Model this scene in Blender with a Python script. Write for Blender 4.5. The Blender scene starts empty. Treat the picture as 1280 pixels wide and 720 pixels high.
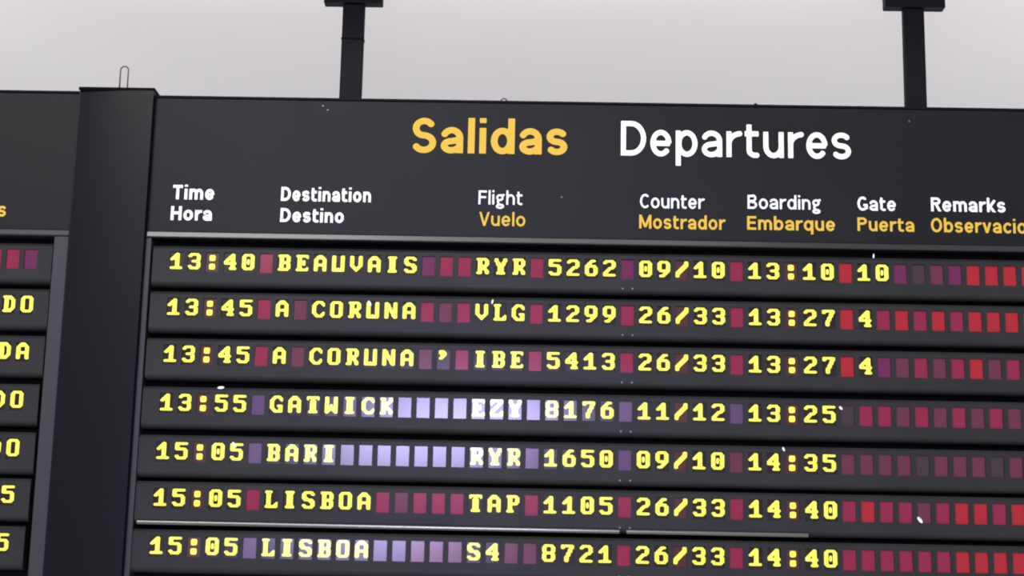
import bpy, bmesh, math
import numpy as np
from mathutils import Matrix, Vector

# ------------------------------------------------------------------ camera
S = bpy.context.scene
COL = S.collection
Z0 = 2.76                      # height of the first display row above the hall floor
F = 2000.0                     # focal length in pixels (image 1280 x 720)
PITCH, YAW, ROLL = 0.19760227, 0.01696928, -0.02060341
CAM = np.array([0.06944011, -5.1861741, -1.11095917])
def rot(a, b, c):
    ca, sa, cb, sb, cc, sc = math.cos(a), math.sin(a), math.cos(b), math.sin(b), math.cos(c), math.sin(c)
    rx = np.array([[1, 0, 0], [0, ca, -sa], [0, sa, ca]])
    rz = np.array([[cb, -sb, 0], [sb, cb, 0], [0, 0, 1]])
    ry = np.array([[cc, 0, sc], [0, 1, 0], [-sc, 0, cc]])
    return rz @ rx @ ry
M = rot(PITCH, YAW, ROLL)
def at(px, py, y=0.0):
    """point of the plane at depth y seen at a pixel of the photograph (board coordinates)"""
    d = M @ np.array([(px - 640) / F, 1, (360 - py) / F])
    t = (y - CAM[1]) / d[1]
    return CAM + t * d
cd = bpy.data.cameras.new('camera'); cam = bpy.data.objects.new('camera', cd); COL.objects.link(cam)
cd.sensor_width = 36; cd.lens = F * 36 / 1280; cd.clip_start = 0.05
R, U, B = M[:, 0], M[:, 2], -M[:, 1]
cam.matrix_world = Matrix(((R[0], U[0], B[0], CAM[0]), (R[1], U[1], B[1], CAM[1]),
                           (R[2], U[2], B[2], CAM[2] + Z0), (0, 0, 0, 1)))
S.camera = cam
cd.dof.use_dof = True; cd.dof.focus_distance = 9.0; cd.dof.aperture_fstop = 5.6

# ------------------------------------------------------------------ light
S.view_settings.view_transform = 'Standard'; S.view_settings.look = 'None'
S.view_settings.gamma = 1; S.view_settings.use_curve_mapping = False
S.view_settings.exposure = 0.85
w = bpy.data.worlds.new('hall'); S.world = w; w.use_nodes = True
bg = w.node_tree.nodes['Background']
bg.inputs[0].default_value = (0.95, 0.955, 0.99, 1); bg.inputs[1].default_value = 0.50
def area(name, loc, target, sx, sy, radiance, col=(1, 1, 1)):
    l = bpy.data.lights.new(name, 'AREA'); l.shape = 'RECTANGLE'; l.size = sx; l.size_y = sy
    l.energy = radiance * math.pi * sx * sy; l.color = col
    o = bpy.data.objects.new(name, l); COL.objects.link(o)
    o.location = (loc[0], loc[1], loc[2] + Z0)
    d = Vector(target) - Vector(loc)
    o.rotation_euler = d.to_track_quat('-Z', 'Y').to_euler()
    return o
# bright far window whose mirror image falls on the glossy tiles of rows four and five
p = at(583, 540); d = p - CAM; d = d / abs(d[1]); WD = 9.0
wl = p + np.array([d[0], -1, d[2]]) * WD
area('window_daylight', wl, p, 1.5, 0.66, 54.0, (0.56, 0.52, 1.0))
# unseen wide soft fill, added on the left to lighten board and rail
area('left_fill', (-3.2, -8.0, 4.3), (-0.6, 0, 0), 3.6, 3.2, 4.5, (1.0, 0.98, 0.96))
# unseen key light added above the viewer to brighten the board front
area('front_key', (-0.9, -6.5, 3.6), (-0.4, 0, -0.2), 5.0, 1.2, 2.6, (1.0, 0.98, 0.94))
# unseen uplight added behind the boards to brighten the ceiling
area('ceiling_fill', (0.2, 0.32, -0.3), (0.2, 0.05, 1.2), 5.0, 0.3, 1.3, (1.0, 0.97, 0.97))

# ------------------------------------------------------------------ materials
def mat(name, col, rough=0.5, spec=0.5, metal=0.0, noise=0.0, scale=8.0, coat=0.0, bump=0.0):
    m = bpy.data.materials.new(name); m.use_nodes = True
    nt = m.node_tree; b = nt.nodes['Principled BSDF']
    b.inputs['Base Color'].default_value = (*col, 1)
    b.inputs['Roughness'].default_value = rough
    b.inputs['Specular IOR Level'].default_value = spec
    b.inputs['Metallic'].default_value = metal
    if coat:
        b.inputs['Coat Weight'].default_value = coat; b.inputs['Coat Roughness'].default_value = 0.09
    if noise or bump:
        tc = nt.nodes.new('ShaderNodeTexCoord'); n = nt.nodes.new('ShaderNodeTexNoise')
        n.inputs['Scale'].default_value = scale; n.inputs['Detail'].default_value = 3
        nt.links.new(tc.outputs['Object'], n.inputs['Vector'])
        if noise:
            r = nt.nodes.new('ShaderNodeValToRGB')
            r.color_ramp.elements[0].position = 0.3; r.color_ramp.elements[1].position = 0.7
            r.color_ramp.elements[0].color = (*[c * (1 - noise) for c in col], 1)
            r.color_ramp.elements[1].color = (*[min(1, c * (1 + noise)) for c in col], 1)
            nt.links.new(n.outputs['Fac'], r.inputs['Fac']); nt.links.new(r.outputs['Color'], b.inputs['Base Color'])
        if bump:
            bp = nt.nodes.new('ShaderNodeBump'); bp.inputs['Strength'].default_value = bump
            nt.links.new(n.outputs['Fac'], bp.inputs['Height']); nt.links.new(bp.outputs['Normal'], b.inputs['Normal'])
    return m
MT = dict(
    header=mat('charcoal_enamel', (0.0092, 0.0094, 0.0100), 0.42, 0.12, noise=0.10, scale=3),
    casing=mat('charcoal_plastic', (0.0195, 0.0195, 0.0195), 0.45, 0.14, noise=0.12, scale=5),
    black=mat('black_and_gap_shade', (0.0025, 0.0025, 0.003), 0.85, 0.1),  # on the back panels this black carries the shade of the gaps
    frame=mat('grey_frame_paint', (0.022, 0.023, 0.027), 0.42, 0.3),
    pillar=mat('blue_black_enamel', (0.0030, 0.0034, 0.0055), 0.32, 0.12, noise=0.15, scale=2),
    post=mat('dark_steel_paint', (0.0055, 0.0055, 0.007), 0.5, 0.08),
    rail=mat('grey_satin_paint', (0.013, 0.013, 0.014), 0.22, 0.5),
    strip=mat('highlight_metal', (0.15, 0.155, 0.14), 0.22, 0.5, 1.0),  # bright metal that supplies the highlight on the sixth row's lip
    bolt=mat('zinc_bolt', (0.10, 0.105, 0.10), 0.4, 0.4, 0.5),
    wire=mat('grey_wire', (0.10, 0.09, 0.09), 0.5, 0.4),
    white=mat('white_lettering', (0.86, 0.87, 0.90), 0.55, 0.2),
    amber=mat('amber_lettering', (0.66, 0.42, 0.045), 0.55, 0.2),
    glint_speck=mat('glint_white', (0.85, 0.85, 0.82), 0.5, 0.3),  # white put in for lamp glints on the rows
    glyph=mat('yellow_flap_ink', (1.0, 0.95, 0.10), 0.17, 0.34),
    ceiling=mat('white_ceiling_paint', (0.80, 0.775, 0.765), 0.9, 0.1, noise=0.012, scale=1.2),
    wall=mat('white_wall_paint', (0.75, 0.74, 0.75), 0.9, 0.1, noise=0.012, scale=1.0),
    K=mat('tile_dark', (0.0100, 0.0040, 0.0040), 0.17, 0.34),
    D=mat('tile_brown', (0.0600, 0.0140, 0.0140), 0.17, 0.34),
    R=mat('tile_red', (0.3200, 0.0075, 0.0180), 0.17, 0.34),
    C=mat('tile_crimson', (0.2100, 0.0070, 0.0400), 0.17, 0.34),
    P=mat('tile_plum', (0.1150, 0.0080, 0.0550), 0.17, 0.34),
    M=mat('tile_mauve', (0.1050, 0.0170, 0.0380), 0.17, 0.34),  # tile's own mauve; in the reflecting rows a pale reflection painted in
    V=mat('tile_violet_reflection', (0.085, 0.042, 0.105), 0.17, 0.34),  # faint outer glow of the window reflection, put into the flap colour
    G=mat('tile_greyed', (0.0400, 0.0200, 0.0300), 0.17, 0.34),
)

# ------------------------------------------------------------------ helpers
def T(o, label=None, cat=None, group=None, kind=None):
    if label: o['label'] = label
    if cat: o['category'] = cat
    if group: o['group'] = group
    if kind: o['kind'] = kind
    return o
def thing(name, label, cat, loc, group=None):
    o = bpy.data.objects.new(name, None); COL.objects.link(o); o.location = loc; o.empty_display_size = 0.1
    return T(o, label, cat, group)
def link(name, me, m, parent=None, loc=(0, 0, 0)):
    o = bpy.data.objects.new(name, me); COL.objects.link(o); o.parent = parent; o.location = loc
    if m is not None:
        if len(me.materials) == 0: me.materials.append(None)
        o.material_slots[0].link = 'OBJECT'; o.material_slots[0].material = m
    return o
def box(bm, x0, x1, y0, y1, z0, z1):
    v = [bm.verts.new(c) for c in ((x0, y0, z0), (x1, y0, z0), (x1, y1, z0), (x0, y1, z0),
                                   (x0, y0, z1), (x1, y0, z1), (x1, y1, z1), (x0, y1, z1))]
    for f in ((0, 1, 2, 3), (4, 7, 6, 5), (0, 4, 5, 1), (1, 5, 6, 2), (2, 6, 7, 3), (3, 7, 4, 0)):
        bm.faces.new([v[i] for i in f])
    return v
def bevel(bm, w=0.002, n=2):
    bmesh.ops.bevel(bm, geom=list(bm.edges), offset=w, segments=n, affect='EDGES', profile=0.6)
def prism_x(bm, prof, x0, x1):
    """extrude a closed (y, z) profile along x"""
    a = [bm.verts.new((x0, y, z)) for y, z in prof]; b = [bm.verts.new((x1, y, z)) for y, z in prof]
    n = len(prof)
    for i in range(n):
        j = (i + 1) % n
        bm.faces.new((a[i], b[i], b[j], a[j]))
    bm.faces.new(a[::-1]); bm.faces.new(b)
def prism_z(bm, prof, z0, z1):
    a = [bm.verts.new((x, y, z0)) for x, y in prof]; b = [bm.verts.new((x, y, z1)) for x, y in prof]
    n = len(prof)
    for i in range(n):
        j = (i + 1) % n
        bm.faces.new((a[i], a[j], b[j], b[i]))
    bm.faces.new(a[::-1]); bm.faces.new(b)
def mesh(bm, name, smooth=False):
    bmesh.ops.recalc_face_normals(bm, faces=list(bm.faces))
    me = bpy.data.meshes.new(name); bm.to_mesh(me); bm.free()
    if smooth:
        for p in me.polygons: p.use_smooth = True
    return me
def obj(name, bm, m, parent=None, loc=(0, 0, 0), smooth=False):
    return link(name, mesh(bm, name, smooth), MT[m] if isinstance(m, str) else m, parent, loc)
def boxo(name, x0, x1, y0, y1, z0, z1, m, parent=None, bw=0.002):
    bm = bmesh.new(); box(bm, x0, x1, y0, y1, z0, z1)
    if bw: bevel(bm, bw)
    return obj(name, bm, m, parent)
def tube(bm, pts, r, n=8):
    rings = []
    for i, p in enumerate(pts):
        p = Vector(p); a = Vector(pts[max(0, i - 1)]); c = Vector(pts[min(len(pts) - 1, i + 1)])
        d = (c - a).normalized(); u = d.orthogonal().normalized() if i == 0 else (u - d * u.dot(d)).normalized()
        v = d.cross(u)
        rings.append([bm.verts.new(p + r * (math.cos(k * 2 * math.pi / n) * u + math.sin(k * 2 * math.pi / n) * v)) for k in range(n)])
    for a, b in zip(rings, rings[1:]):
        for k in range(n): bm.faces.new((a[k], a[(k + 1) % n], b[(k + 1) % n], b[k]))
    bm.faces.new(rings[0][::-1]); bm.faces.new(rings[-1])

# ------------------------------------------------------------------ setting
TOP = 1.02                                               # ceiling height above the first row
bm = bmesh.new(); box(bm, -9, 9, -0.5, 3.4, Z0 + TOP, Z0 + TOP + 0.15)
T(obj('ceiling', bm, 'ceiling'), kind='structure')
bm = bmesh.new(); box(bm, -9, 9, 3.4, 3.55, 0, Z0 + TOP + 0.15)
T(obj('wall_back', bm, 'wall'), kind='structure')

# ------------------------------------------------------------------ lettering on the headers (flat vinyl letters)
XH = 0.745
def arc(cx, cy, rx, ry, a0, a1, n=20):
    return [(cx + rx * math.cos(math.radians(a0 + (a1 - a0) * k / n)), cy + ry * math.sin(math.radians(a0 + (a1 - a0) * k / n))) for k in range(n + 1)]
def letter(c, w):
    """pen strokes of a grotesque letter (cap height 1, stem w): width, strokes, clip band"""
    h = w / 2; o = 0.012; clip = None
    if c == 'l': W = w; s = [[(h, 0), (h, 1.03)]]
    elif c == 'i': W = w; s = [[(h, 0), (h, XH)], [(h, 0.885), (h, 1.03)]]
    elif c == 'o': W = .64; s = [arc(W/2, XH/2, W/2-h, XH/2-h+o, 0, 360, 40)]
    elif c == 'c': W = .57; s = [arc(.32, XH/2, .32-h, XH/2-h+o, 42, 318, 36)]
    elif c == 'e': W = .62; s = [arc(W/2, XH/2, W/2-h, XH/2-h+o, 0, 322, 40), [(h, XH*.49), (W-h*.6, XH*.49)]]
    elif c == 'd': W = .64; s = [arc(.31, XH/2, .31-h, XH/2-h+o, 0, 360, 40), [(W-h, 0), (W-h, 1.03)]]
    elif c == 'q': W = .64; s = [arc(.31, XH/2, .31-h, XH/2-h+o, 0, 360, 40), [(W-h, -.27), (W-h, XH)]]
    elif c == 'b': W = .64; s = [arc(.33, XH/2, .31-h, XH/2-h+o, 0, 360, 40), [(h, 0), (h, 1.03)]]
    elif c == 'p': W = .64; s = [arc(.33, XH/2, .31-h, XH/2-h+o, 0, 360, 40), [(h, -.27), (h, XH)]]
    elif c == 'a':
        W = .60; ry = .23
        s = [arc(W/2-.01, XH-h-ry+o, W/2-h+.01, ry, 0, 158) , [(W-h, XH-h-ry+.02), (W-h, 0)],
             [(W-h, .445-h*.6)] + arc(.29, .225-o, .29-h, .225-h, 90, 270) + [(.40, h*1.15), (W-h, .19)]]
    elif c == 's': W = .56; r = (XH-2*h)/4 + o/2; s = [arc(W/2, XH-h-r+o, W/2-h, r, 28, 270, 30)[:-1] + arc(W/2, h+r-o, W/2-h, r, 90, -152, 30)]
    elif c == 'S': W = .66; r = (1-2*h)/4 + o/2; s = [arc(W/2, 1-h-r+o, W/2-h-.02, r, 28, 262, 30)[:-1] + arc(W/2, h+r-o, W/2-h, r, 82, -155, 30)]
    elif c == 'r': W = .41; s = [[(h, 0), (h, XH)], arc(W+.02, XH-h-.30+o, W+.02-h, .30, 180, 92)]
    elif c in 'nh': W = .60; ry = .27; s = [[(h, 0), (h, XH if c == 'n' else 1.03)], arc(W/2, XH-h-ry+o, W/2-h, ry, 180, 0) + [(W-h, 0)]]
    elif c == 'm':
        W = .94; ry = .25; q = (W-w)/2; rx = q/2
        s = [[(h, 0), (h, XH)]] + [arc(h+q*(k+.5), XH-h-ry+o, rx, ry, 180, 0) + [(h+q*(k+1), 0)] for k in (0, 1)]
    elif c == 'u': W = .60; ry = .27; s = [[(W-h, XH), (W-h, 0)], arc(W/2, h+ry-o, W/2-h, ry, 0, -180) + [(h, XH)]]
    elif c == 't': W = .42; s = [[(.13, .95), (.13+0, .22)] + arc(.13+.19, .20, .19, .20-h+o, 180, 285), [(0, XH-h*.85), (W-.01, XH-h*.85)]]
    elif c == 'v': W = .58; s = [[(h*.9-.04, XH+.1), (W/2, 0.0)], [(W-h*.9+.04, XH+.1), (W/2, 0.0)]]; clip = (0, XH)
    elif c == 'k': W = .58; s = [[(h, 0), (h, 1.03)], [(h, .22), (W-h*.4, XH+.12)], [(.24, .36), (W+.0, -.12)]]; clip = (0, 1.03)
    elif c == 'g':
        W = .60
        s = [arc(.27, .505, .26-h, .25-h, 0, 360, 36), arc(.29, -.115, .29-h, .185-h, 0, 360, 36), [(.40, .66), (W, .72)], [(.17, .30), (.13, .17), (.20, .075-h*.3)]]
    elif c == 'T': W = .66; s = [[(W/2, 0), (W/2, 1)], [(0, 1-h), (W, 1-h)]]
    elif c == 'H': W = .72; s = [[(h, 0), (h, 1)], [(W-h, 0), (W-h, 1)], [(h, .52), (W-h, .52)]]
    elif c == 'D': W = .74; s = [[(h, 0), (h, 1)], [(h, h), (.30, h)] + arc(.30, .5, W-.30-h, .5-h, -90, 90, 30) + [(h, 1-h)]]
    elif c == 'F': W = .58; s = [[(h, 0), (h, 1)], [(h, 1-h), (W, 1-h)], [(h, .52), (W-.05, .52)]]
    elif c == 'E': W = .62; s = [[(h, 0), (h, 1)], [(h, 1-h), (W, 1-h)], [(h, .52), (W-.05, .52)], [(h, h), (W, h)]]
    elif c == 'V': W = .70; s = [[(h*.9-.035, 1.1), (W/2, 0)], [(W-h*.9+.035, 1.1), (W/2, 0)]]; clip = (0, 1)
    elif c == 'C': W = .68; s = [arc(.38, .5, .38-h, .5-h+o, 48, 312, 40)]
    elif c == 'G': W = .74; s = [arc(.38, .5, .38-h, .5-h+o, 48, 318, 40), [(W-h, .10), (W-h, .46)], [(.42, .48-h), (W, .48-h)]]
    elif c == 'O': W = .78; s = [arc(W/2, .5, W/2-h, .5-h+o, 0, 360, 48)]
    elif c == 'M': W = .88; s = [[(h, 0), (h, 1)], [(W-h, 0), (W-h, 1)], [(h*.6, 1.05), (W/2, .12)], [(W-h*.6, 1.05), (W/2, .12)]]; clip = (0, 1)
    elif c in 'PR':
        W = .66; s = [[(h, 0), (h, 1)], [(h, 1-h), (.36, 1-h)] + arc(.36, .73, W-.36-h, .27-h, 90, -90) + [(h, .46+h)]]
        if c == 'R': s.append([(.36, .48), (W+.03-h*.6, -.06)]); clip = (0, 1)
    elif c == 'B':
        W = .68; s = [[(h, 0), (h, 1)], [(h, 1-h), (.36, 1-h)] + arc(.36, .75+h*.25, W-.05-.36-h, .25-h*.75, 90, -90) + [(h, .5+h*.5)],
                      [(h, h), (.38, h)] + arc(.38, .26+h*.25, W-.38-h, .26-h*.75, -90, 90) + [(h, .52+h*.5)]]
    return W, s, clip
LET = {}
def letter_field(c, w):
    W, strokes, clip = letter(c, w); res = 0.02; pad = 0.06
    xs = np.arange(-pad, W + pad + res, res); ys = np.arange(-0.38, 1.10, res)
    X, Y = np.meshgrid(xs, ys); D = np.full(X.shape, 9.0)
    for st in strokes:
        closed = math.hypot(st[0][0] - st[-1][0], st[0][1] - st[-1][1]) < 1e-6
        for k, (p, q) in enumerate(zip(st, st[1:])):
            dx, dy = q[0] - p[0], q[1] - p[1]; L = math.hypot(dx, dy)
            if L < 1e-9: continue
            t = ((X - p[0]) * dx + (Y - p[1]) * dy) / L; n = np.abs((X - p[0]) * dy - (Y - p[1]) * dx) / L
            e = np.maximum(np.maximum(-t, t - L), 0)
            d = np.hypot(e, n) - w / 2
            if not closed:
                if k == 0: d = np.maximum(d, -t)
                if k == len(st) - 2: d = np.maximum(d, t - L)
            D = np.minimum(D, d)
    if clip: D = np.maximum(D, np.maximum(clip[0] - Y, Y - clip[1]))
    return W, xs, ys, -D
def contour(bm, xs, ys, V, fx):
    """filled outline of a field by marching squares"""
    vs = {}
    def P(x, y):
        k = (round(x, 6), round(y, 6))
        if k not in vs: vs[k] = bm.verts.new(fx(x, y))
        return vs[k]
    for j in range(len(ys) - 1):
        for i in range(len(xs) - 1):
            c = [(i, j), (i + 1, j), (i + 1, j + 1), (i, j + 1)]
            v = [V[q[1], q[0]] for q in c]
            if max(v) <= 0: continue
            u = []
            for q in range(4):
                r = (q + 1) % 4; A = (xs[c[q][0]], ys[c[q][1]]); Bq = (xs[c[r][0]], ys[c[r][1]])
                if v[q] > 0: u.append(P(*A))
                if (v[q] > 0) != (v[r] > 0):
                    t = v[q] / (v[q] - v[r]); u.append(P(A[0] + t * (Bq[0] - A[0]), A[1] + t * (Bq[1] - A[1])))
            u = [q for k, q in enumerate(u) if q not in u[:k]]
            if len(u) > 2:
                try: bm.faces.new(u)
                except ValueError: pass
def thicken(bm, d):
    bmesh.ops.dissolve_limit(bm, angle_limit=0.02, verts=list(bm.verts), edges=list(bm.edges))
    bmesh.ops.recalc_face_normals(bm, faces=list(bm.faces))
    if sum(f.normal.y * f.calc_area() for f in bm.faces) > 0: bmesh.ops.reverse_faces(bm, faces=list(bm.faces))
    r = bmesh.ops.extrude_face_region(bm, geom=list(bm.faces))
    for q in r['geom']:
        if isinstance(q, bmesh.types.BMVert): q.co.y += d
def word(name, text, parent, px0, px1, base, cap, m, w, label=None, y=-0.0012, base1=None, gap=0.125):
    """flat letters: left and right ends, base line and cap line read from the photograph"""
    fields = [letter_field(c, w) for c in text]
    total = sum(f[0] for f in fields) + gap * (len(text) - 1)
    a, b = at(px0, base, y), at(px1, base if base1 is None else base1, y); t = at(px0, cap, y)
    sx = (b[0] - a[0]) / total; sz = t[2] - a[2]; off = parent_off(parent)
    bm = bmesh.new(); x = 0
    for W, xs, ys, V in fields:
        contour(bm, xs, ys, V, lambda u, v: (a[0] + (x + u) * sx - off[0], y, a[2] + v * sz - off[2]))
        x += W + gap
    thicken(bm, 0.0010)
    o = obj(name, bm, m, parent)
    if label: o['label'] = label
    return o
def parent_off(p):
    x = np.zeros(3)
    while p is not None: x = x + np.array(p.location); p = p.parent
    return x - np.array([0, 0, Z0])

# ------------------------------------------------------------------ dot characters of the flaps
G = {
'0': '.#####. ##...## ##...## ##.#.## ##.#.## ##.#.## ##...## ##...## .#####.',
'1': '...##.. ..###.. .####.. ##.##.. ...##.. ...##.. ...##.. ...##.. #######',
'2': '.#####. ##...## .....## .....## ...###. ..##... .##.... ##..... #######',
'3': '.#####. ##...## .....## .....## ..####. .....## .....## ##...## .#####.',
'4': '....##. ...###. ..####. .##.##. ##..##. ####### ....##. ....##. ...####',
'5': '####### ##..... ##..... ######. .....## .....## .....## ##...## .#####.',
'6': '...###. ..##... .##.... ######. ##...## ##...## ##...## ##...## .#####.',
'7': '####### ##...## ....##. ....##. ...##.. ...##.. ..##... ..##... ..##...',
'8': '.#####. ##...## ##...## ##...## .#####. ##...## ##...## ##...## .#####.',
'9': '.#####. ##...## ##...## ##...## ##...## .###### ....##. ...##.. .###...',
':': '....... ..###.. ..###.. ..###.. ....... ....... ..###.. ..###.. ..###..',
'/': '.....## .....## ....### ...###. ..###.. .###... ###.... ##..... ##.....',
"'": '.###... .####.. ..###.. ..##... .##.... ....... ....... ....... .......',
'A': '..###.. .#####. ##...## ##...## ##...## ####### ##...## ##...## ##...##',
'B': '######. .##..## .##..## .##..## .#####. .##..## .##..## .##..## ######.',
'C': '..####. .##..## ##....# ##..... ##..... ##..... ##....# .##..## ..####.',
'D': '#####.. .##.##. .##..## .##..## .##..## .##..## .##..## .##.##. #####..',
'E': '####### .##...# .##.... .##.#.. .####.. .##.#.. .##.... .##...# #######',
'G': '..####. .##..## ##....# ##..... ##..... ##..### ##...## .##..## ..#####',
'I': '.#####. ..###.. ..###.. ..###.. ..###.. ..###.. ..###.. ..###.. .#####.',
'K': '###..## .##..## .##.##. .####.. .###... .####.. .##.##. .##..## ###..##',
'L': '####... .##.... .##.... .##.... .##.... .##.... .##...# .##..## #######',
'N': '##...## ###..## ###..## ####.## ##.#.## ##.#### ##..### ##..### ##...##',
'O': '.#####. ##...## ##...## ##...## ##...## ##...## ##...## ##...## .#####.',
'P': '######. .##..## .##..## .##..## .#####. .##.... .##.... .##.... ####...',
'R': '######. .##..## .##..## .##..## .#####. .####.. .##.##. .##..## ###..##',
'S': '.#####. ##...## ##..... ###.... .#####. ....### .....## ##...## .#####.',
'T': '####### #..#..# ..###.. ..###.. ..###.. ..###.. ..###.. ..###.. .#####.',
'U': '##...## ##...## ##...## ##...## ##...## ##...## ##...## ##.#.## #######',
'V': '##...## ##...## ##...## ##...## ##...## ##...## .##.##. ..###.. ...#...',
'W': '##...## ##...## ##...## ##...## ##.#.## ##.#.## ####### ###.### ##...##',
'Y': '##...## ##...## .##.##. .##.##. ..###.. ..###.. ..###.. ..###.. .#####.',
'Z': '####### ##...## #...##. ...##.. ..##... .##.... ##....# ##...## #######',
}
GW, GH = 0.0410, 0.0530
def glyph_mesh(ch):
    rows = G[ch].split(); n = 5
    a = np.array([[1.0 if c == '#' else 0.0 for c in r] for r in rows])[::-1]
    a = np.kron(np.pad(a, 1), np.ones((n, n)))
    k = np.exp(-0.5 * (np.arange(-6, 7) / (0.42 * n)) ** 2); k /= k.sum()
    a = np.apply_along_axis(lambda r: np.convolve(r, k, 'same'), 0, a)
    a = np.apply_along_axis(lambda r: np.convolve(r, k, 'same'), 1, a)
    a = a - 0.30
    H, W = a.shape; bm = bmesh.new()
    contour(bm, np.arange(W), np.arange(H), a, lambda x, y: (((x + 0.5) / n - 1 - 3.5) * GW / 7, 0, ((y + 0.5) / n - 1 - 4.5) * GH / 9))
    thicken(bm, 0.0008)
    return mesh(bm, 'character_' + str(ord(ch)))
GLY = {}
def glyph(ch):
    if ch not in GLY: GLY[ch] = glyph_mesh(ch)
    return GLY[ch]

# ------------------------------------------------------------------ display rows
CP, RP = 0.06, 0.15620344                                  # pitch of the flaps and of the rows
TW, TH, TZ = 0.0430, 0.0665, -0.0035                       # flap window
FY = 0.004                                                 # flaps sit 4 mm behind the casing face
bm = bmesh.new(); box(bm, -TW / 2, TW / 2, 0, 0.004, -TH / 2, TH / 2); bevel(bm, 0.0006, 1)
TILE = mesh(bm, 'flap_tile')
BOLT = None
def bolt_mesh():
    bm = bmesh.new()
    bmesh.ops.create_cone(bm, cap_ends=True, segments=12, radius1=0.0042, radius2=0.0034, depth=0.006,
                          matrix=Matrix.Rotation(math.pi / 2, 4, 'X'))
    return mesh(bm, 'bolt')
BOLT = bolt_mesh()
def casing(x0, x1, cols):
    """hollow row housing: top strip with a bevel, bottom strip with a rounded lip, a mullion between flaps"""
    bm = bmesh.new()
    zt, zb = TZ + TH / 2, TZ - TH / 2
    prism_x(bm, [(0, zt), (0, 0.0420), (0.0060, 0.0505), (0.045, 0.0505), (0.045, zt)], x0, x1)
    lip = [(0.0, zb), (0.0, -0.070)] + [(0.022 - 0.022 * math.cos(t), -0.070 - 0.017 * math.sin(t))
                                       for t in [math.pi / 2 * k / 6 for k in range(1, 7)]]
    prism_x(bm, lip + [(0.045, -0.087), (0.045, zb)], x0, x1)
    e = [x0] + [q for c in cols for q in (c * CP - TW / 2, c * CP + TW / 2)] + [x1]
    for k in range(0, len(e), 2):
        if e[k + 1] - e[k] > 0.0005: box(bm, e[k], e[k + 1], 0, 0.02, zb, zt)
    box(bm, x0, x1, 0.012, 0.045, zb, zt)
    return mesh(bm, 'casing')
def display_row(name, label, group, loc, x0, x1, cells, colours, tilt, cas, turn=0.0):
    t = thing(name, label, 'display row', loc, group)
    link('casing', cas, MT['casing'], t)
    for c, ch in cells:
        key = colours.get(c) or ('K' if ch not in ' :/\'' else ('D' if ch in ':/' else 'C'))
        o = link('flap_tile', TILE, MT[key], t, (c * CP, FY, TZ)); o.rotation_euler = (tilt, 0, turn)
        if ch != ' ':
            link('character', glyph(ch), MT['glyph'], o, (0, -0.0010, -TZ))
    return t
X0 = -19 * CP                                              # first flap column of the departures board
ROWS = [  # text, colours of blank flaps (violet, some mauve: reflection painted in), dx, dz, tilt, label
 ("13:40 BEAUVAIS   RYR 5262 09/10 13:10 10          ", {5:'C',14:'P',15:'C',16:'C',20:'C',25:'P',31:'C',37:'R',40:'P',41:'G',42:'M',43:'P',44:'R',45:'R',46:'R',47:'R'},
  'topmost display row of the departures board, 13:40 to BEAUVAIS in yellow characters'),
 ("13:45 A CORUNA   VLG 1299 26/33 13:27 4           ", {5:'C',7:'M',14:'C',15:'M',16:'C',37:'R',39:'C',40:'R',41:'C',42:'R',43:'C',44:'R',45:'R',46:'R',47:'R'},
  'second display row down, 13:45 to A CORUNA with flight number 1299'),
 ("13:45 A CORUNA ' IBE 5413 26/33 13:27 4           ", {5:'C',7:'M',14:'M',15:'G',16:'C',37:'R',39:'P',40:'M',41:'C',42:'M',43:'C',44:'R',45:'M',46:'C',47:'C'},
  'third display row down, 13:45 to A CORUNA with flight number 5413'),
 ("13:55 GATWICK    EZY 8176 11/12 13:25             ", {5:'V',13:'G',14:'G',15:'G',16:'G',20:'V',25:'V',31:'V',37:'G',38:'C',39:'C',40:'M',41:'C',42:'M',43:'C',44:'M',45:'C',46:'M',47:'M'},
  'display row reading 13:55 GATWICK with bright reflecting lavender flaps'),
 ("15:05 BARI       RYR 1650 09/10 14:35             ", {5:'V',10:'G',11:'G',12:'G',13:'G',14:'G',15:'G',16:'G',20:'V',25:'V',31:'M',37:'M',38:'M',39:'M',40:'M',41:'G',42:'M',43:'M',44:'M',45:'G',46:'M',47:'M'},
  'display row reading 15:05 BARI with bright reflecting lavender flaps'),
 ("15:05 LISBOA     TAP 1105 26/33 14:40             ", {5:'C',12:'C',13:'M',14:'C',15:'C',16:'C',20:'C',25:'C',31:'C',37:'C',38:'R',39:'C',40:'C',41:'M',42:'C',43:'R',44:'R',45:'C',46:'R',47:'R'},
  'display row reading 15:05 LISBOA with flight number 1105, above an added highlight strip'),
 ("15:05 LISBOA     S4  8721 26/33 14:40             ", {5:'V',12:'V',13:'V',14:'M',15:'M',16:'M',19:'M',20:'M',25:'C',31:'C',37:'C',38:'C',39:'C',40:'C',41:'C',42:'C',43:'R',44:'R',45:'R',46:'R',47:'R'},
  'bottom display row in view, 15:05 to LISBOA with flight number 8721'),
]
DX = [-1.0, -1.2, -0.6, 0.2, 0.9, 0.7, 1.5]                # small misalignments of the modules, in pixels
DZ = [0.3, 0.7, 0.4, -1.3, -2.1, 0.0, 1.0]
TILT = [-0.030, -0.026, -0.024, 0.0, 0.006, 0.032, -0.027]
TURN = [0, 0, 0, 0, 0.024, 0, 0.045]                        # the flaps of some rows sit turned a little sideways
NC = 50
RX0 = -0.079; RX1 = (NC - 1) * CP + 0.045
CAS = casing(RX0, RX1, range(NC))
row_objs = []
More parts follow.
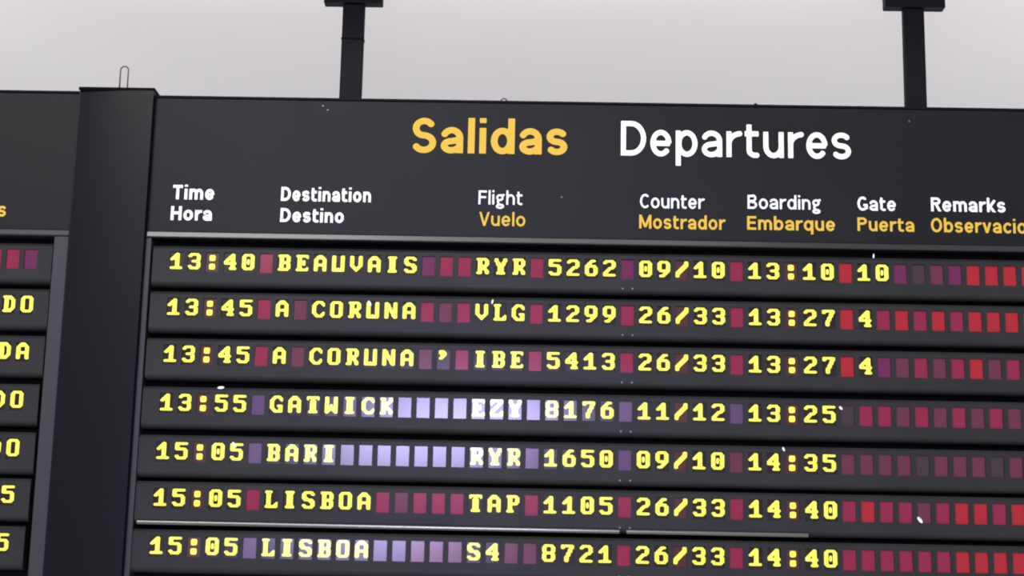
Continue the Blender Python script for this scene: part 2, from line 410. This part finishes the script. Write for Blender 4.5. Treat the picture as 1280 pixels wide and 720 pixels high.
for k, (txt, cols, lab) in enumerate(ROWS):
    loc = (X0 - DX[k] * 0.0026, 0, Z0 - k * RP + DZ[k] * 0.0026)
    t = display_row('display_row', lab, 'flight rows of the departures board', loc, RX0, RX1,
                    [(c, ch) for c, ch in enumerate(txt[:NC].ljust(NC))], cols, TILT[k], CAS, TURN[k])
    row_objs.append(t)
    for bx in (24.74, 25.28):
        link('bolt', BOLT, MT['bolt'], t, (bx * CP, -0.0015, -0.0695))

# left board: only its last columns come into the picture
LX = at(33, 386)[0]                                        # last flap column of the left board
LTXT = ["    ", "ASDO", "RADA", "ASDO", "  DO", "   5", "   5"]
LLAB = ['topmost row of the left board, two blank reddish flaps showing',
        'second row of the left board, ending in DO',
        'third row of the left board, ending in DA',
        'fourth row of the left board, ending in DO',
        'fifth row of the left board, ending in a lone O',
        'sixth row of the left board, ending in a 5',
        'lowest row of the left board in view, its 5 cut by the frame edge']
LX1 = 0.072
LCAS = casing(-3 * CP - 0.045, LX1, range(-3, 1))
for k in range(7):
    loc = (LX + [0, 0, -0.002, -0.008, -0.008, -0.012, -0.018][k], 0, Z0 - k * RP + DZ[k] * 0.0026)
    display_row('display_row', LLAB[k], 'rows of the left board', loc, 0, 0,
                [(c - 3, LTXT[k][c]) for c in range(4)], {-1: 'C', 0: 'P'} if k == 0 else {}, 0.012, LCAS)

# ------------------------------------------------------------------ departures board housing
BX0, BX1 = -1.2465, 1.95
HT = float(at(640, 129)[2]); HB = 0.098
board = thing('departures_board', 'wide charcoal departures board hung from two posts, white and amber headings', 'departures board', (0, 0, Z0))
boxo('back_panel', BX0, BX1, 0.065, 0.13, -1.25, HB - 0.0005, 'black', board)  # black holds the shade in the gaps between rows
hp = boxo('header_panel', BX0, BX1, 0, 0.13, HB, HT, 'header', board, 0.003)
word('title_lettering', 'Salidas', hp, 514, 709, 190.5, 147.5, 'amber', 0.182, 'large bold amber word Salidas', base1=193.5)
word('title_lettering', 'Departures', hp, 776, 1064, 194.2, 151, 'white', 0.150, 'large white word Departures', base1=198)
HEAD = [('Time', 215.5, 267.5, 249, 231, 'white', .20), ('Hora', 213, 264.5, 275, 257.5, 'white', .20),
        ('Destination', 351, 463.5, 251, 233.5, 'white', .20), ('Destino', 350, 429.5, 277.3, 260, 'white', .20),
        ('Flight', 598, 653, 255.3, 238, 'white', .14), ('Vuelo', 599, 656.5, 282, 264.8, 'amber', .15),
        ('Counter', 800, 880, 259.8, 242.5, 'white', .15), ('Mostrador', 799, 906, 285.5, 268.3, 'amber', .17),
        ('Boarding', 934.5, 1026, 260.8, 243.6, 'white', .15), ('Embarque', 934, 1044, 287, 270, 'amber', .17),
        ('Gate', 1072, 1120, 263, 245.8, 'white', .17), ('Puerta', 1072, 1143, 288.6, 271.6, 'amber', .17),
        ('Remarks', 1164, 1257, 264, 246.6, 'white', .18)]
for tx, a, b, c, d_, m, bo in HEAD:
    word('heading_lettering', tx, hp, a, b, c, d_, m, bo, ('white' if m == 'white' else 'amber') + ' heading ' + tx,
         base1=c + (b - a) * 0.016)
word('heading_lettering', 'Observaciones', hp, 1164, 1322, 290, 272.5, 'amber', .17, 'amber heading Observaciones', base1=292)
# rail under the header
def rail(name, x0, x1, parent, z0=0.0765, z1=0.0975, m='rail'):
    bm = bmesh.new(); h = z1 - z0
    prism_x(bm, [(-0.002, z1), (-0.0070, z1 - h * .06), (-0.0095, z1 - h * .78), (-0.0080, z1 - h * .94), (-0.003, z0), (0.055, z0), (0.055, z1)], x0, x1)
    return obj(name, bm, m, parent)
rail('header_rail', BX0 + 0.001, BX1, board)
boxo('side_frame', BX0, BX0 + 0.0235, -0.006, 0.064, -1.25, 0.0755, 'frame', board, 0.002)
boxo('top_trim', BX0, BX1, -0.004, 0.134, HT + 0.0005, HT + 0.008, 'post', board, 0.002)
def eye(parent, px, py, r, name='lifting_eye'):
    c = at(px, py, 0.03); bm = bmesh.new()
    zt = HT + 0.008
    pts = [(c[0] + r * math.cos(t), 0.03, zt + r * 0.6 + r * math.sin(t)) for t in [-0.9 + k * (math.pi + 1.8) / 14 for k in range(15)]]
    tube(bm, pts, 0.0022, 6)
    return obj(name, bm, 'wire', parent, smooth=True)
eye(board, 630, 127, 0.011)
def knob(parent, px):
    c = at(px, 131, 0.02); bm = bmesh.new()
    bmesh.ops.create_cone(bm, cap_ends=True, segments=14, radius1=0.014, radius2=0.005, depth=0.013,
                          matrix=Matrix.Translation((c[0], 0.03, HT + 0.0145)))
    return obj('cap_nut', bm, 'black', parent)
knob(board, 945)
for px, py in ((404, 133), (410, 138), (1136, 152), (702, 247)):
    c = at(px, py); link('bolt', BOLT, MT['bolt'], board, (c[0], -0.002, c[2]))

# ------------------------------------------------------------------ board on the left of the pillar
HTL = float(at(40, 116)[2])
LB0, LB1 = LX - 0.26, -1.5015
lboard = thing('information_board', 'second charcoal flight board, cut off by the left edge, left of the pillar', 'flight board', (0, 0, Z0))
boxo('back_panel', LB0, LB1, 0.065, 0.13, -1.25, HB - 0.0005, 'black', lboard)  # shade of the row gaps painted in as black here too
lhp = boxo('header_panel', LB0, LB1, 0, 0.13, HB, HTL, 'header', lboard, 0.003)
word('heading_lettering', 'Observaciones', lhp, -150, 7, 268, 250.5, 'amber', .17, 'last letter of an amber heading', base1=270)
rail('header_rail', LB0, LB1, lboard, m='frame')
fx = LX + LX1 + 0.004
boxo('side_frame', fx, LB1, -0.006, 0.064, -1.25, 0.0755, 'frame', lboard, 0.002)
boxo('top_trim', LB0, LB1, -0.004, 0.134, HTL + 0.0005, HTL + 0.008, 'post', lboard, 0.002)

# ------------------------------------------------------------------ pillar between the boards
PY = -0.024
pl = [at(x, y, PY)[0] for x, y in ((96, 112), (93, 180), (81, 360), (67, 540), (51, 720))]
pr = [at(x, y, PY)[0] for x, y in ((189, 118), (187, 180), (184, 300), (169, 540), (155, 720))]
px0, px1 = sum(pl) / 5, sum(pr) / 5
PT = float(at(143, 113, PY)[2])
pil = thing('dividing_pillar', 'blue-black pillar between the two boards, rising just above their tops', 'pillar', ((px0 + px1) / 2, 0, Z0))
hw = (px1 - px0) / 2; bm = bmesh.new()
prof = [(-hw, -0.012)] + [(-hw + 0.004 + (2 * hw - 0.008) * k / 48, -0.012 - 0.016 * (1 - (1 - k / 48) ** 2)) for k in range(49)] + [(hw, -0.012)]
prof += [(hw, -0.0105), (-hw, -0.0105)]
prism_z(bm, prof, -1.25, PT)
body = obj('body', bm, 'pillar', pil)
bm = bmesh.new(); box(bm, -hw + 0.001, hw - 0.001, -0.029, 0.06, PT + 0.0005, PT + 0.010); bevel(bm, 0.002)
obj('top_cap', bm, 'black', pil)
c0 = at(154, 112, 0.02); c1 = at(154, 83, 0.02); hx = c0[0] - (px0 + px1) / 2; r = 0.0135
bm = bmesh.new()
pts = [(hx - r, 0.02, PT + 0.009)] + [(hx - r * math.cos(t), 0.02, c1[2] - r + r * math.sin(t)) for t in [math.pi * k / 10 for k in range(11)]] + [(hx + r, 0.02, PT + 0.009)]
tube(bm, pts, 0.0026, 8)
obj('wire_hook', bm, 'wire', pil, smooth=True)

# ------------------------------------------------------------------ posts that carry the departures board
def hanging_post(label, xl, xr, fl, fr, fy, joint):
    y0 = 0.03
    a, b = at(xl, 80, y0)[0], at(xr, 80, y0)[0]; cx = (a + b) / 2; hw = (b - a) / 2
    t = thing('hanging_post', label, 'post', (cx, 0, Z0), 'posts above the departures board')
    zf = float(at((fl + fr) / 2, fy, y0)[2])
    zb = HT + 0.0085
    bm = bmesh.new(); box(bm, -hw, hw, y0, y0 + 0.03, zb, zf - 0.0005); bevel(bm, 0.004, 2)
    obj('post', bm, 'post', t)
    bm = bmesh.new()
    f0, f1 = at(fl, fy, y0)[0] - cx, at(fr, fy, y0)[0] - cx
    box(bm, f0, f1, y0 - 0.01, y0 + 0.036, zf, TOP - 0.0005); bevel(bm, 0.003)
    obj('flange', bm, 'post', t)
    bm = bmesh.new(); box(bm, -hw - 0.004, hw + 0.004, y0 - 0.006, y0 + 0.036, zb, zb + 0.005); bevel(bm, 0.001)
    obj('foot_plate', bm, 'frame', t)
    if joint:
        z = float(at((xl + xr) / 2, joint, y0)[2]); bm = bmesh.new()
        box(bm, -hw - 0.0015, hw + 0.0015, y0 - 0.0015, y0 + 0.0315, z - 0.003, z + 0.003)
        obj('joint_band', bm, 'black', t)
    return t
hanging_post('dark steel post with a joint line, rising above the word Salidas side of the board', 425.5, 453, 405, 478, 4.5, 48)
hanging_post('plain black post without joint, rising above the right end of the word Departures', 1131, 1157.5, 1106, 1181, 10, None)

# ------------------------------------------------------------------ added highlight strip under the sixth row, glints as white specks
def strip(x0, x1):  # strip added where the casing lip catches a reflection
    bm = bmesh.new()
    prof = [(0.004 - 0.010 * math.cos(t), -0.0815 - 0.009 * math.sin(t)) for t in [-0.9 + k * 1.9 / 8 for k in range(9)]]
    prism_x(bm, prof + [(0.03, -0.0935), (0.03, -0.0885)], x0, x1)
    return bm
t6 = row_objs[5]
for a, b in ((171, 774), (783, 1010)):
    xa, xb = at(a, 660)[0] - t6.location[0], at(b, 666)[0] - t6.location[0]
    o = obj('highlight_strip', strip(xa, xb), 'strip', t6); o['label'] = 'pale metal strip added for the highlight on the lower lip'
def glint_speck(k, px, py, ln=0.010, ang=0.0, wd=0.005):  # white speck modelled in place of a lamp glint
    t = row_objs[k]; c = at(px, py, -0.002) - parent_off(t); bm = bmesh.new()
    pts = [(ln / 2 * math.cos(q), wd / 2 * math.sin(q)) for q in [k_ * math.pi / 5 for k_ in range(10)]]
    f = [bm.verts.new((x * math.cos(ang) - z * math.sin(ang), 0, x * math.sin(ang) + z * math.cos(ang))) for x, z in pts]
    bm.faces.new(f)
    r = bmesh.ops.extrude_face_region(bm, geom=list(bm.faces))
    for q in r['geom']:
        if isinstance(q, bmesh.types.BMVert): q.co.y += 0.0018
    o = obj('painted_glint', bm, 'glint_speck', t, (c[0], -0.002, c[2])); o['label'] = 'small white speck standing in for a glint'
glint_speck(3, 276, 484.5, 0.022, 0.1, 0.009)
glint_speck(5, 1150, 650, 0.024, -0.9, 0.010)
glint_speck(1, 615.5, 377, 0.016, 1.4, 0.006)
glint_speck(1, 462, 379, 0.020, -1.1, 0.009)
glint_speck(3, 1051, 510, 0.014, -0.9, 0.008)
glint_speck(4, 293, 556, 0.022, -1.0, 0.008)
glint_speck(4, 979.5, 561.5, 0.014, -1.2, 0.007)
glint_speck(0, 1092, 320, 0.016, 1.5, 0.005)
